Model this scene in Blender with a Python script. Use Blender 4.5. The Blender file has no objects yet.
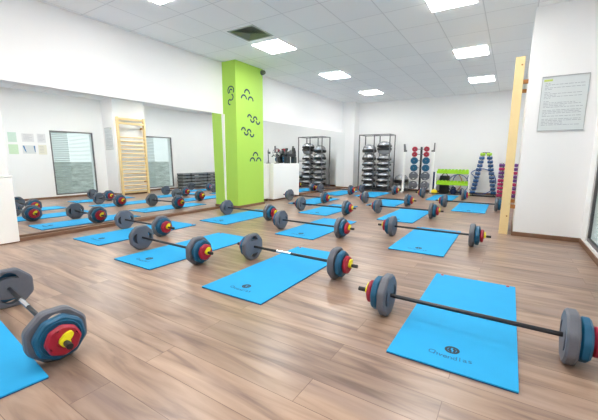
import bpy, bmesh, math, random
from mathutils import Vector, Matrix
random.seed(7)
PI = math.pi
scn = bpy.context.scene
COL = scn.collection

# ------------------------------------------------------------------ materials
def lin(c):
    return tuple(((v/255.0)/12.92 if v/255.0 <= 0.04045 else ((v/255.0+0.055)/1.055)**2.4) for v in c) + (1.0,)

def nt(name):
    m = bpy.data.materials.new(name); m.use_nodes = True
    t = m.node_tree
    return m, t, t.nodes['Principled BSDF']

def mat(name, rgb, rough=0.5, metal=0.0, var=0.06, scale=30.0, bump=0.0, spec=0.5):
    """plain procedural material: a colour with slight noise variation"""
    m, t, b = nt(name)
    tc = t.nodes.new('ShaderNodeTexCoord')
    n = t.nodes.new('ShaderNodeTexNoise'); n.inputs['Scale'].default_value = scale
    n.inputs['Detail'].default_value = 3
    t.links.new(tc.outputs['Object'], n.inputs['Vector'])
    r = t.nodes.new('ShaderNodeValToRGB')
    c = lin(rgb)
    r.color_ramp.elements[0].color = tuple(v*(1-var) for v in c[:3]) + (1,)
    r.color_ramp.elements[1].color = tuple(min(1, v*(1+var)) for v in c[:3]) + (1,)
    t.links.new(n.outputs['Fac'], r.inputs['Fac'])
    t.links.new(r.outputs['Color'], b.inputs['Base Color'])
    b.inputs['Roughness'].default_value = rough
    b.inputs['Metallic'].default_value = metal
    b.inputs['Specular IOR Level'].default_value = spec
    if bump:
        bp = t.nodes.new('ShaderNodeBump'); bp.inputs['Strength'].default_value = bump
        bp.inputs['Distance'].default_value = 0.002
        t.links.new(n.outputs['Fac'], bp.inputs['Height'])
        t.links.new(bp.outputs['Normal'], b.inputs['Normal'])
    return m

def floor_material():
    m, t, b = nt('oak_laminate')
    N, L = t.nodes.new, t.links.new
    tc = N('ShaderNodeTexCoord')
    mp = N('ShaderNodeMapping'); mp.inputs['Location'].default_value = (0.16, -0.02, 0)
    L(tc.outputs['Object'], mp.inputs['Vector'])
    br = N('ShaderNodeTexBrick'); br.offset = 0.41; br.offset_frequency = 2
    br.inputs['Scale'].default_value = 1.0
    br.inputs['Brick Width'].default_value = 1.28
    br.inputs['Row Height'].default_value = 0.17
    br.inputs['Mortar Size'].default_value = 0.0016
    br.inputs['Mortar Smooth'].default_value = 0.2
    br.inputs['Bias'].default_value = 0.0
    br.inputs['Color1'].default_value = (0, 0, 0, 1)
    br.inputs['Color2'].default_value = (1, 1, 1, 1)
    br.inputs['Mortar'].default_value = (0.5, 0.5, 0.5, 1)
    L(mp.outputs['Vector'], br.inputs['Vector'])
    # long grain along X, shifted per plank
    sep = N('ShaderNodeSeparateXYZ'); L(mp.outputs['Vector'], sep.inputs[0])
    cmb = N('ShaderNodeCombineXYZ')
    sx = N('ShaderNodeMath'); sx.operation = 'MULTIPLY'; sx.inputs[1].default_value = 1.6
    sy = N('ShaderNodeMath'); sy.operation = 'MULTIPLY'; sy.inputs[1].default_value = 14.0
    sz = N('ShaderNodeMath'); sz.operation = 'MULTIPLY'; sz.inputs[1].default_value = 9.0
    L(sep.outputs[0], sx.inputs[0]); L(sep.outputs[1], sy.inputs[0]); L(br.outputs['Color'], sz.inputs[0])
    L(sx.outputs[0], cmb.inputs[0]); L(sy.outputs[0], cmb.inputs[1]); L(sz.outputs[0], cmb.inputs[2])
    n1 = N('ShaderNodeTexNoise'); n1.inputs['Scale'].default_value = 1.0; n1.inputs['Detail'].default_value = 6
    n1.inputs['Distortion'].default_value = 0.9
    L(cmb.outputs[0], n1.inputs['Vector'])
    ramp = N('ShaderNodeValToRGB'); e = ramp.color_ramp.elements
    e[0].position = 0.30; e[0].color = lin((117, 94, 83))
    e[1].position = 0.72; e[1].color = lin((180, 154, 134))
    k = ramp.color_ramp.elements.new(0.5); k.color = lin((156, 130, 112))
    L(n1.outputs['Fac'], ramp.inputs['Fac'])
    # per-plank tint
    tint = N('ShaderNodeValToRGB')
    tint.color_ramp.elements[0].color = (0.80, 0.80, 0.82, 1); tint.color_ramp.elements[1].color = (1.12, 1.10, 1.08, 1)
    L(br.outputs['Color'], tint.inputs['Fac'])
    mul = N('ShaderNodeMixRGB'); mul.blend_type = 'MULTIPLY'; mul.inputs['Fac'].default_value = 1
    L(ramp.outputs['Color'], mul.inputs[1]); L(tint.outputs['Color'], mul.inputs[2])
    # broad grey weathering streaks
    mp2 = N('ShaderNodeMapping'); mp2.inputs['Scale'].default_value = (0.9, 4.5, 1)
    L(tc.outputs['Object'], mp2.inputs['Vector'])
    n2 = N('ShaderNodeTexNoise'); n2.inputs['Scale'].default_value = 1.3; n2.inputs['Detail'].default_value = 2
    L(mp2.outputs['Vector'], n2.inputs['Vector'])
    r2 = N('ShaderNodeValToRGB'); r2.color_ramp.elements[0].position = 0.5; r2.color_ramp.elements[1].position = 0.72
    r2.color_ramp.elements[1].color = (0.55, 0.55, 0.55, 1)
    L(n2.outputs['Fac'], r2.inputs['Fac'])
    mg = N('ShaderNodeMixRGB'); mg.inputs[2].default_value = lin((138, 118, 112))
    L(r2.outputs['Color'], mg.inputs['Fac']); L(mul.outputs[0], mg.inputs[1])
    # joints
    jm = N('ShaderNodeMixRGB'); jm.inputs[2].default_value = lin((92, 66, 52))
    jf = N('ShaderNodeMath'); jf.operation = 'MULTIPLY'; jf.inputs[1].default_value = 0.75
    L(br.outputs['Fac'], jf.inputs[0]); L(jf.outputs[0], jm.inputs['Fac']); L(mg.outputs[0], jm.inputs[1])
    L(jm.outputs[0], b.inputs['Base Color'])
    b.inputs['Roughness'].default_value = 0.30
    b.inputs['Specular IOR Level'].default_value = 0.5
    bp = N('ShaderNodeBump'); bp.inputs['Strength'].default_value = 0.25; bp.inputs['Distance'].default_value = 0.001
    L(n1.outputs['Fac'], bp.inputs['Height']); L(bp.outputs['Normal'], b.inputs['Normal'])
    return m

def ceiling_material():
    m, t, b = nt('ceiling_tiles')
    N, L = t.nodes.new, t.links.new
    tc = N('ShaderNodeTexCoord'); sep = N('ShaderNodeSeparateXYZ'); L(tc.outputs['Object'], sep.inputs[0])
    def line(out, off, pitch, w):
        a = N('ShaderNodeMath'); a.operation = 'SUBTRACT'; a.inputs[1].default_value = off; L(out, a.inputs[0])
        d = N('ShaderNodeMath'); d.operation = 'DIVIDE'; d.inputs[1].default_value = pitch; L(a.outputs[0], d.inputs[0])
        f = N('ShaderNodeMath'); f.operation = 'FRACT'; L(d.outputs[0], f.inputs[0])
        s = N('ShaderNodeMath'); s.operation = 'LESS_THAN'; s.inputs[1].default_value = w/pitch; L(f.outputs[0], s.inputs[0])
        fl_ = N('ShaderNodeMath'); fl_.operation = 'FLOOR'; L(d.outputs[0], fl_.inputs[0])
        return s.outputs[0], fl_.outputs[0]
    lx, ix = line(sep.outputs[0], -2.64-0.547*10, 0.547, 0.012)
    ly, iy = line(sep.outputs[1], 4.38-0.66*20, 0.66, 0.012)
    mx = N('ShaderNodeMath'); mx.operation = 'MAXIMUM'; L(lx, mx.inputs[0]); L(ly, mx.inputs[1])
    cb = N('ShaderNodeCombineXYZ'); L(ix, cb.inputs[0]); L(iy, cb.inputs[1])
    wn = N('ShaderNodeTexWhiteNoise'); wn.noise_dimensions = '2D'; L(cb.outputs[0], wn.inputs['Vector'])
    r = N('ShaderNodeValToRGB'); r.color_ramp.elements[0].color = lin((243, 245, 247)); r.color_ramp.elements[1].color = lin((249, 250, 251))
    L(wn.outputs['Value'], r.inputs['Fac'])
    fac = N('ShaderNodeMath'); fac.operation = 'MULTIPLY'; fac.inputs[1].default_value = 0.30; L(mx.outputs[0], fac.inputs[0])
    mm = N('ShaderNodeMixRGB'); mm.inputs[2].default_value = lin((140, 142, 148))
    L(fac.outputs[0], mm.inputs['Fac']); L(r.outputs['Color'], mm.inputs[1])
    L(mm.outputs[0], b.inputs['Base Color']); b.inputs['Roughness'].default_value = 0.85
    return m

def emit(name, rgb, s):
    m, t, b = nt(name)
    b.inputs['Base Color'].default_value = lin(rgb)
    b.inputs['Emission Color'].default_value = lin(rgb); b.inputs['Emission Strength'].default_value = s
    return m

M = {}
M['floor'] = floor_material()
M['ceiling'] = ceiling_material()
M['wall'] = mat('white_paint', (245, 245, 245), 0.75, var=0.01, scale=3)
M['white'] = mat('white_lacquer', (250, 250, 247), 0.4, var=0.01, scale=6)
M['green'] = mat('green_paint', (176, 220, 88), 0.55, var=0.02, scale=4)
M['wavecol'] = mat('petrol_paint', (6, 58, 84), 0.5)
M['skirt'] = mat('brown_skirting', (126, 92, 70), 0.5, var=0.15, scale=18)
M['mat'] = mat('blue_foam', (38, 160, 216), 0.75, var=0.05, scale=9, bump=0.2, spec=0.25)
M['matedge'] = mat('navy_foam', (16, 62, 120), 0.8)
M['print'] = mat('black_print', (30, 42, 54), 0.7)
M['printfaint'] = mat('faded_print', (26, 96, 140), 0.7)
M['redeye'] = mat('red_eyelet', (190, 40, 52), 0.5)
M['grey'] = mat('grey_rubber', (98, 102, 112), 0.5, var=0.08, scale=60, bump=0.2)
M['blue'] = mat('blue_rubber', (4, 86, 122), 0.45, var=0.08, scale=60, bump=0.15)
M['red'] = mat('red_rubber', (162, 24, 52), 0.45, var=0.08, scale=60, bump=0.15)
M['yellow'] = mat('yellow_plastic', (238, 226, 40), 0.4)
M['blackmetal'] = mat('black_steel', (40, 41, 45), 0.35, 0.3)
M['black'] = mat('black_plastic', (30, 31, 34), 0.45)
M['chrome'] = mat('chrome', (205, 208, 212), 0.15, 1.0, var=0.02)
M['steel'] = mat('grey_steel', (112, 114, 118), 0.4, 0.6)
M['wood'] = mat('pale_beech', (238, 212, 156), 0.5, var=0.07, scale=7)
M['dome'] = mat('silver_vinyl', (176, 178, 182), 0.24, 0.45, var=0.05)
M['lime'] = mat('lime_vinyl', (160, 214, 24), 0.45)
M['dblue'] = mat('blue_vinyl', (18, 78, 134), 0.4)
M['navy'] = mat('navy_vinyl', (26, 44, 96), 0.5)
M['pink'] = mat('pink_vinyl', (196, 44, 104), 0.45)
M['purple'] = mat('purple_vinyl', (112, 62, 138), 0.45)
M['ballyellow'] = mat('yellow_rubber', (240, 214, 20), 0.4)
M['hoopbrown'] = mat('orange_hoop', (176, 120, 64), 0.45)
M['hoopblue'] = mat('blue_hoop', (48, 88, 150), 0.4)
M['step'] = mat('grey_step_plastic', (128, 134, 138), 0.5)
M['stepdark'] = mat('dark_step_plastic', (46, 52, 54), 0.5)
M['frame'] = mat('grey_aluminium', (112, 110, 112), 0.4, 0.3)
M['blind'] = mat('pale_blind', (214, 222, 222), 0.6)
M['vent'] = mat('vent_grey', (176, 178, 180), 0.5)
M['lens'] = mat('dark_lens', (120, 126, 120), 0.15)
M['paper'] = mat('white_paper', (216, 222, 223), 0.4, var=0.01)
M['papergreen'] = mat('mint_paper', (206, 228, 216), 0.5)
M['paperlime'] = mat('pale_green_paper', (206, 230, 200), 0.5)
M['papergrey'] = mat('grey_paper', (226, 226, 228), 0.5)
M['papercream'] = mat('cream_paper', (232, 230, 214), 0.5)
M['ink'] = mat('grey_ink', (168, 173, 180), 0.6)
M['inkblue'] = mat('blue_ink', (60, 120, 170), 0.6)
M['inklime'] = mat('lime_ink', (192, 208, 96), 0.6)
M['ground'] = mat('outdoor_paving', (150, 158, 152), 0.9, var=0.35, scale=5)
m, t, b = nt('mottled_planting')
tc = t.nodes.new('ShaderNodeTexCoord'); mp = t.nodes.new('ShaderNodeMapping'); mp.inputs['Scale'].default_value = (1, 1.2, 5)
n = t.nodes.new('ShaderNodeTexNoise'); n.inputs['Scale'].default_value = 2.5; n.inputs['Detail'].default_value = 8; n.inputs['Roughness'].default_value = 0.7
r = t.nodes.new('ShaderNodeValToRGB'); r.color_ramp.elements[0].position = 0.36; r.color_ramp.elements[1].position = 0.64
r.color_ramp.elements[0].color = lin((150, 156, 150)); r.color_ramp.elements[1].color = lin((228, 232, 228))
t.links.new(tc.outputs['Object'], mp.inputs[0]); t.links.new(mp.outputs[0], n.inputs['Vector']); t.links.new(n.outputs['Fac'], r.inputs['Fac']); t.links.new(r.outputs['Color'], b.inputs['Base Color'])
b.inputs['Roughness'].default_value = 0.9
M['hedge'] = m
M['lamp'] = emit('lamp_diffuser', (255, 254, 250), 19.0)

m, t, b = nt('mirror_glass')
b.inputs['Base Color'].default_value = (0.93, 0.945, 0.94, 1); b.inputs['Metallic'].default_value = 1.0
b.inputs['Roughness'].default_value = 0.0
M['mirror'] = m
m, t, b = nt('window_glass')
b.inputs['Base Color'].default_value = (0.9, 0.97, 0.95, 1); b.inputs['Roughness'].default_value = 0.02
b.inputs['Transmission Weight'].default_value = 1.0; b.inputs['IOR'].default_value = 1.02
M['glass'] = m
m, t, b = nt('clear_acrylic')
b.inputs['Base Color'].default_value = (0.9, 0.94, 0.95, 1); b.inputs['Roughness'].default_value = 0.08
M['acrylic'] = m

# ------------------------------------------------------------------ mesh helpers
class MB:
    """collects shapes into one bmesh"""
    def __init__(s): s.bm = bmesh.new(); s.mi = 0
    def _mark(s, faces):
        for f in faces: f.material_index = s.mi
        return s
    def box(s, x0, x1, y0, y1, z0, z1, bev=0.0, mtx=None):
        r = bmesh.ops.create_cube(s.bm, size=1)
        vs = r['verts']
        T = Matrix.Translation(((x0+x1)/2, (y0+y1)/2, (z0+z1)/2)) @ Matrix.Diagonal((x1-x0, y1-y0, z1-z0, 1))
        bmesh.ops.transform(s.bm, matrix=T, verts=vs)
        fs = list({f for v in vs for f in v.link_faces})
        if bev > 0:
            es = list({e for f in fs for e in f.edges})
            g = bmesh.ops.bevel(s.bm, geom=es, offset=bev, segments=2, affect='EDGES', profile=0.6)
            vs = list({v for f in g['faces'] for v in f.verts} | {v for v in vs if v.is_valid})
            # all connected
            st = [vs[0]]; seen = {vs[0]}
            while st:
                v = st.pop()
                for e in v.link_edges:
                    o = e.other_vert(v)
                    if o not in seen: seen.add(o); st.append(o)
            vs = list(seen); fs = list({f for v in vs for f in v.link_faces})
        if mtx is not None: bmesh.ops.transform(s.bm, matrix=mtx, verts=vs)
        return s._mark(fs)
    def cyl(s, p, q, r, seg=16, r2=None, caps=True):
        p, q = Vector(p), Vector(q); d = q-p
        R = d.to_track_quat('Z', 'Y').to_matrix().to_4x4()
        g = bmesh.ops.create_cone(s.bm, cap_ends=caps, segments=seg, radius1=r, radius2=r if r2 is None else r2, depth=d.length)
        bmesh.ops.transform(s.bm, matrix=Matrix.Translation((p+q)/2) @ R, verts=g['verts'])
        return s._mark(list({f for v in g['verts'] for f in v.link_faces}))
    def lathe(s, prof, seg=32, mtx=None):
        """prof: list of (r, z); ends with r=0 close"""
        rings = []
        for r, z in prof:
            if r < 1e-6: rings.append([s.bm.verts.new((0, 0, z))])
            else: rings.append([s.bm.verts.new((r*math.cos(2*PI*i/seg), r*math.sin(2*PI*i/seg), z)) for i in range(seg)])
        fs = []
        for a, b2 in zip(rings, rings[1:]):
            for i in range(seg):
                j = (i+1) % seg
                if len(a) == 1 and len(b2) == 1: continue
                if len(a) == 1: fs.append(s.bm.faces.new((a[0], b2[i], b2[j])))
                elif len(b2) == 1: fs.append(s.bm.faces.new((a[i], a[j], b2[0])))
                else: fs.append(s.bm.faces.new((a[i], a[j], b2[j], b2[i])))
        vs = [v for r in rings for v in r]
        if mtx is not None: bmesh.ops.transform(s.bm, matrix=mtx, verts=vs)
        return s._mark(fs)
    def torus(s, R, r, seg=40, ns=8, mtx=None, a0=0, a1=2*PI):
        closed = abs(a1-a0-2*PI) < 1e-6
        n = seg if closed else seg+1
        rings = []
        for i in range(n):
            a = a0+(a1-a0)*i/seg
            rings.append([s.bm.verts.new(((R+r*math.cos(2*PI*k/ns))*math.cos(a), (R+r*math.cos(2*PI*k/ns))*math.sin(a), r*math.sin(2*PI*k/ns))) for k in range(ns)])
        fs = []
        for i in range(seg):
            A, B = rings[i], rings[(i+1) % n]
            for k in range(ns): fs.append(s.bm.faces.new((A[k], B[k], B[(k+1) % ns], A[(k+1) % ns])))
        if not closed:
            fs.append(s.bm.faces.new(rings[0][::-1])); fs.append(s.bm.faces.new(rings[-1]))
        vs = [v for r_ in rings for v in r_]
        if mtx is not None: bmesh.ops.transform(s.bm, matrix=mtx, verts=vs)
        return s._mark(fs)
    def tube(s, pts, r, seg=8):
        for a, b2 in zip(pts, pts[1:]): s.cyl(a, b2, r, seg)
        return s
    def prism(s, poly, z0, z1, mtx=None):
        a = [s.bm.verts.new((x, y, z0)) for x, y in poly]; b2 = [s.bm.verts.new((x, y, z1)) for x, y in poly]
        n = len(poly); fs = [s.bm.faces.new(a[::-1]), s.bm.faces.new(b2)]
        for i in range(n): fs.append(s.bm.faces.new((a[i], a[(i+1) % n], b2[(i+1) % n], b2[i])))
        if mtx is not None: bmesh.ops.transform(s.bm, matrix=mtx, verts=a+b2)
        return s._mark(fs)
    def sphere(s, c, r, sc=(1, 1, 1), u=20, v=12):
        g = bmesh.ops.create_uvsphere(s.bm, u_segments=u, v_segments=v, radius=r)
        bmesh.ops.transform(s.bm, matrix=Matrix.Translation(c) @ Matrix.Diagonal((*sc, 1)), verts=g['verts'])
        return s._mark(list({f for w in g['verts'] for f in w.link_faces}))
    def build(s, name, mats, parent=None, smooth=False, loc=None, origin=None):
        bmesh.ops.recalc_face_normals(s.bm, faces=s.bm.faces[:])
        if origin is not None: bmesh.ops.translate(s.bm, vec=-Vector(origin), verts=s.bm.verts[:])
        me = bpy.data.meshes.new(name); s.bm.to_mesh(me); s.bm.free()
        for mm in (mats if isinstance(mats, (list, tuple)) else [mats]): me.materials.append(mm)
        if smooth:
            for p in me.polygons: p.use_smooth = True
            try: me.set_sharp_from_angle(angle=math.radians(38))
            except Exception: pass
        o = bpy.data.objects.new(name, me); COL.objects.link(o)
        if parent is not None: o.parent = parent
        if origin is not None: o.location = origin
        if loc is not None: o.location = loc
        return o

def tag(o, label, cat, group=None, kind=None):
    o['label'] = label; o['category'] = cat
    if group: o['group'] = group
    if kind: o['kind'] = kind
    return o
def struct(o):
    o['kind'] = 'structure'; return o
def empty(name, loc=(0, 0, 0), rz=0):
    o = bpy.data.objects.new(name, None); COL.objects.link(o)
    o.empty_display_size = 0.1
    o.location = loc; o.rotation_euler = (0, 0, rz); return o
def copy_tree(o, parent=None):
    c = o.copy(); COL.objects.link(c)
    if parent is not None: c.parent = parent
    for ch in list(KIDS.get(o.name, [])): copy_tree(ch, c)
    return c
KIDS = {}
def reg(o):
    for x in COL.objects:
        if x.parent is not None: KIDS.setdefault(x.parent.name, [])
        if x.parent is not None and x not in KIDS[x.parent.name]: KIDS[x.parent.name].append(x)

# ------------------------------------------------------------------ room numbers (metres; camera foot at the origin)
XL, XR, YB, YF, H = -4.88, 0.785, 10.8, -1.7, 2.81
ZM = 1.84                       # top of the mirror / underside of the plaster band
W1 = (3.80, 4.88); W2 = (6.38, 7.48); WZ = (0.09, 1.84)
PIL = (0.087, 5.18, 6.12)       # right-hand pillar: face x, near y, far y

# floor and ceiling
struct(MB().box(XL-0.25, XR+0.3, YF-0.2, YB+0.2, -0.1, 0).build('floor', M['floor']))
struct(MB().box(XL-0.25, XR+0.3, YF-0.2, YB+0.2, H, H+0.1).build('ceiling', M['ceiling']))
# left wall: backing, band above the mirrors, near pier, corner pilaster
w = MB().box(XL-0.25, XL-0.1, YF, YB, 0, H)
w.box(XL-0.1, XL+0.004, YF, YB, ZM, H)
w.box(XL-0.1, XL+0.004, YF, 1.46, 0, ZM)
w.box(XL-0.1, -4.45, 10.4, YB, 0, H)
struct(w.build('wall_left', M['wall']))
# right wall with two window openings and a pillar
w = MB()
xo = XR+0.25
w.box(XR, xo, YF, W1[0], 0, H); w.box(XR, xo, W1[1], W2[0], 0, H); w.box(XR, xo, W2[1], YB, 0, H)
for a in (W1, W2):
    w.box(XR, xo, a[0], a[1], 0, WZ[0]); w.box(XR, xo, a[0], a[1], WZ[1], H)
w.box(PIL[0], XR, PIL[1], PIL[2], 0, H)
struct(w.build('wall_right', M['wall']))
struct(MB().box(XL-0.25, xo, YB, YB+0.2, 0, H).build('wall_back', M['wall']))
struct(MB().box(XL-0.25, xo, YF-0.2, YF, 0, H).build('wall_front', M['wall']))
# skirtings
def skirt(name, boxes, h=0.055):
    w = MB()
    for (x0, x1, y0, y1) in boxes: w.box(x0, x1, y0, y1, 0, h, 0.003)
    return struct(w.build(name, M['skirt']))
skirt('baseboard_back', [(-4.45, XR, YB-0.014, YB)])
skirt('baseboard_left', [(XL, XL+0.045, 1.47, 4.9), (XL, XL+0.045, 5.74, 6.2), (-4.464+0.014, -4.436, 10.386, YB), (-4.76, -4.436, 10.386, 10.4)], 0.045)
skirt('baseboard_right', [(XR-0.014, XR, YF, PIL[1]), (PIL[0]-0.014, XR, PIL[1]-0.014, PIL[1]), (PIL[0]-0.014, PIL[0], PIL[1], PIL[2]), (PIL[0]-0.014, XR, PIL[2], PIL[2]+0.014), (XR-0.014, XR, PIL[2], YB)])
sk = MB(); sk.prism([(-4.880, 7.42), (-4.760, 10.385), (-4.745, 10.385), (-4.835, 7.42)], 0, 0.045); struct(sk.build('trim_2', M['skirt']))

# green column with painted wave marks
CX, CY0, CY1 = -4.53, 4.9, 5.72
colm = struct(MB().box(XL-0.06, CX, CY0, CY1, 0, H, 0.006).build('column', M['green']))
w = MB()
w.box(XL+0.016, CX+0.014, CY0-0.014, CY0, 0, 0.05, .003); w.box(CX, CX+0.014, CY0, CY1, 0, 0.05, .003); w.box(XL+.016, CX+0.014, CY1, CY1+0.014, 0, 0.05, .003)
w.build('column_skirting', M['skirt'], colm)
struct(MB().box(XL-0.02, XL+0.045, CY0-0.022, CY0-0.001, 0.045, ZM, 0.002).build('trim_1', M['white']))
def arc_mesh(w, mtx, cx, cy, r, a0, a1, wd=0.030, n=14):
    """half ring of paint lying on a face"""
    P = [(cx+(r+wd/2)*math.cos(a0+(a1-a0)*i/n), cy+(r+wd/2)*math.sin(a0+(a1-a0)*i/n)) for i in range(n+1)]
    Q = [(cx+(r-wd/2)*math.cos(a0+(a1-a0)*i/n), cy+(r-wd/2)*math.sin(a0+(a1-a0)*i/n)) for i in range(n+1)]
    for i in range(n): w.prism([P[i], P[i+1], Q[i+1], Q[i]], 0.0005, 0.003, mtx)
front = Matrix(((0, 0, 1, CX), (1, 0, 0, 0), (0, 1, 0, 0), (0, 0, 0, 1)))       # u=Y, v=Z, n=+X
nearf = Matrix(((1, 0, 0, 0), (0, 0, -1, CY0), (0, 1, 0, 0), (0, 0, 0, 1)))     # u=X, v=Z, n=-Y
for arcs in ([(5.221, 2.25, 1), (5.125, 2.135, 1), (5.325, 2.125, 1)],
             [(5.283, 1.795, 1), (5.37, 1.77, -1), (5.457, 1.77, 1), (5.545, 1.745, -1)],
             [(5.095, 1.53, 1), (5.178, 1.505, -1), (5.262, 1.505, 1), (5.35, 1.48, -1)],
             [(5.453, 1.035, 1), (5.355, 0.925, 1), (5.555, 0.925, 1)]):
    w = MB(); r = 0.072 if len(arcs) == 3 else 0.055
    for (u, v, s) in arcs: arc_mesh(w, front, u, v, r, 0 if s > 0 else PI, PI if s > 0 else 2*PI)
    w.build('wave_mark', M['wavecol'], colm)
w = MB()
for (u, v, r, a0, a1) in ((-4.655, 2.27, 0.075, -0.2*PI, 1.25*PI), (-4.655, 2.255, 0.035, 0.1*PI, 1.3*PI), (-4.655, 2.145, 0.055, -0.75*PI, 0.4*PI), (-4.68, 2.055, 0.048, 0.45*PI, 1.55*PI)):
    arc_mesh(w, nearf, u, v, r, a0, a1, 0.02)
w.build('wave_mark', M['wavecol'], colm)

# mirrors on the left wall
def mirror(name, x0, y0, x1, y1, tilt, label):
    """slab from (x0,y0) to (x1,y1) on the floor line, top leaning back by tilt; silvered front, white back and sides"""
    w = MB(); bm = w.bm; d = math.tan(tilt)*ZM; xb = XL-0.098
    A = [bm.verts.new(p) for p in ((x0, y0, 0.0), (x1, y1, 0.0), (x1-d, y1, ZM-0.001), (x0-d, y0, ZM-0.001))]
    B = [bm.verts.new((xb, v.co.y, v.co.z)) for v in A]
    bm.faces.new(A).material_index = 0
    bm.faces.new(B[::-1]).material_index = 1
    for i in range(4):
        j = (i+1) % 4
        bm.faces.new((A[i], B[i], B[j], A[j])).material_index = 1
    return tag(w.build(name, [M['mirror'], M['white']]), label, 'mirror', 'wall mirrors')
mirror('wall_mirror', -4.950, 1.46, -4.848, CY0-0.024, math.radians(0.72), 'big wall mirror left of the green column, reflecting windows and wall bars')
mirror('wall_mirror', -4.895, 5.72, -4.772, 10.385, 0.0, 'wall mirror right of the green column, reflecting the rack of silver domes')

# ------------------------------------------------------------------ windows
def window(name, a, label_idx):
    x = XR+0.012
    fr = MB()
    t_ = 0.035
    fr.box(x, x+0.03, a[0], a[0]+t_, WZ[0], WZ[1]); fr.box(x, x+0.03, a[1]-t_, a[1], WZ[0], WZ[1])
    fr.box(x, x+0.03, a[0]+t_, a[1]-t_, WZ[0], WZ[0]+t_); fr.box(x, x+0.03, a[0]+t_, a[1]-t_, WZ[1]-t_, WZ[1])
    root = struct(fr.build(name, M['frame']))
    MB().box(x+0.012, x+0.018, a[0]+t_, a[1]-t_, WZ[0]+t_, WZ[1]-t_).build('pane', M['glass'], root)
    ym = a[0]+(a[1]-a[0])*0.42
    for (y0, y1, n, tilt) in ((a[0]+0.03, ym, 34, 50), (ym+0.01, a[1]-0.03, 44, 14)):
        bl = MB()
        for i in range(n):
            z = WZ[0]+0.05+(WZ[1]-WZ[0]-0.10)*i/(n-1)
            mt = Matrix.Translation((x+0.07, 0, z)) @ Matrix.Rotation(math.radians(tilt), 4, 'Y')
            bl.box(-0.02, 0.02, y0, y1, -0.0006, 0.0006, 0, mt)
        bl.build('blind', M['blind'], root)
    w = MB().box(XR-0.002, x+0.0, a[0], a[1], WZ[0]-0.02, WZ[0], 0.002)
    w.build('window_sill', M['white'], root)
    return root
window('window_1', W1, 1); window('window_2', W2, 2)
yw = MB().box(3.2, 3.4, -3, 16, -0.6, 1.02).build('wall_outside', M['hedge']); struct(yw)
g = MB().box(XR+0.3, 30, -20, 40, -0.6, -0.5).build('ground', M['ground']); struct(g)

# ------------------------------------------------------------------ ceiling lights, vent, camera
def ceiling_light(x, y, label):
    root = tag(empty('ceiling_light', (x, y, H)), label, 'ceiling light', 'square ceiling lights')
    a, b2 = 0.245, 0.265
    f = MB(); e = 0.012
    for (x0, x1, y0, y1) in ((-a-e, -a, -b2-e, b2+e), (a, a+e, -b2-e, b2+e), (-a, a, -b2-e, -b2), (-a, a, b2, b2+e)):
        f.box(x0, x1, y0, y1, -0.010, 0)
    f.build('lamp_frame', M['white'], root)
    MB().box(-a, a, -b2, b2, -0.016, 0).build('diffuser', M['lamp'], root)
    return root
for (x, y, lb) in ((-3.46, 0.2, 'unseen square ceiling light added for fill, mirror side row, behind the viewer'),  # unseen panel, added as fill light for the room
                   (-3.46, 2.47, 'square ceiling light cut by the top edge of the photo, left half'),
                   (-3.46, 4.69, 'square ceiling light beside the grey ceiling vent, before the green column'),
                   (-3.46, 6.92, 'square ceiling light just past the green column, second from the far left corner'),
                   (-3.46, 9.18, 'square ceiling light nearest the far left corner above the rack of silver domes'),
                   (-0.75, 0.0, 'unseen square ceiling light added for fill, window side row, directly above the viewer'),  # out of view, added to fill the near end with light
                   (-0.75, 2.1, 'square ceiling light of the window side row, just above the photo'),
                   (-0.75, 4.37, 'square ceiling light cut by the top edge of the photo, right half'),
                   (-0.75, 6.65, 'square ceiling light of the window side row, just beyond the cut one'),
                   (-0.75, 8.97, 'square ceiling light of the window side row, nearest the back wall')):
    ceiling_light(x, y, lb)
v = tag(empty('ceiling_vent', (-3.42, 4.04, H)), 'grey square ceiling vent beside a ceiling light near the green column', 'vent')
f = MB()
for (x0, x1, y0, y1) in ((-0.24, -0.215, -0.24, 0.24), (0.215, 0.24, -0.24, 0.24), (-0.215, 0.215, -0.24, -0.215), (-0.215, 0.215, 0.215, 0.24)):
    f.box(x0, x1, y0, y1, -0.008, 0)
f.build('vent_frame', M['vent'], v)
f = MB(); bmv = f.bm
for k in range(5):           # slanted rings, each wider at the bottom
    r0 = 0.205-k*0.040; r1 = r0-0.034
    lo = [bmv.verts.new((sx*r0, sy*r0, -0.010)) for sx, sy in ((-1, -1), (1, -1), (1, 1), (-1, 1))]
    hi = [bmv.verts.new((sx*r1, sy*r1, -0.001)) for sx, sy in ((-1, -1), (1, -1), (1, 1), (-1, 1))]
    lo2 = [bmv.verts.new((v_.co.x, v_.co.y, v_.co.z+0.002)) for v_ in lo]; hi2 = [bmv.verts.new((v_.co.x, v_.co.y, v_.co.z+0.0008)) for v_ in hi]
    for i in range(4):
        j = (i+1) % 4
        bmv.faces.new((lo[i], lo[j], hi[j], hi[i])); bmv.faces.new((lo2[i], hi2[i], hi2[j], lo2[j]))
        bmv.faces.new((lo[i], lo2[i], lo2[j], lo[j])); bmv.faces.new((hi[i], hi[j], hi2[j], hi2[i]))
f.build('louvre', M['steel'], v)
MB().box(-0.215, 0.215, -0.215, 0.215, -0.001, 0).build('backing', M['steel'], v)
c = tag(empty('security_camera', (CX, 5.69, 2.735)), 'small grey dome camera at the top corner of the green column', 'camera')
MB().cyl((0, 0, 0), (0.03, 0, 0), 0.05, 20).build('camera_base', M['steel'], c, True)
MB().sphere((0.05, 0, 0), 0.043).build('camera_lens', M['lens'], c, True)

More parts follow.
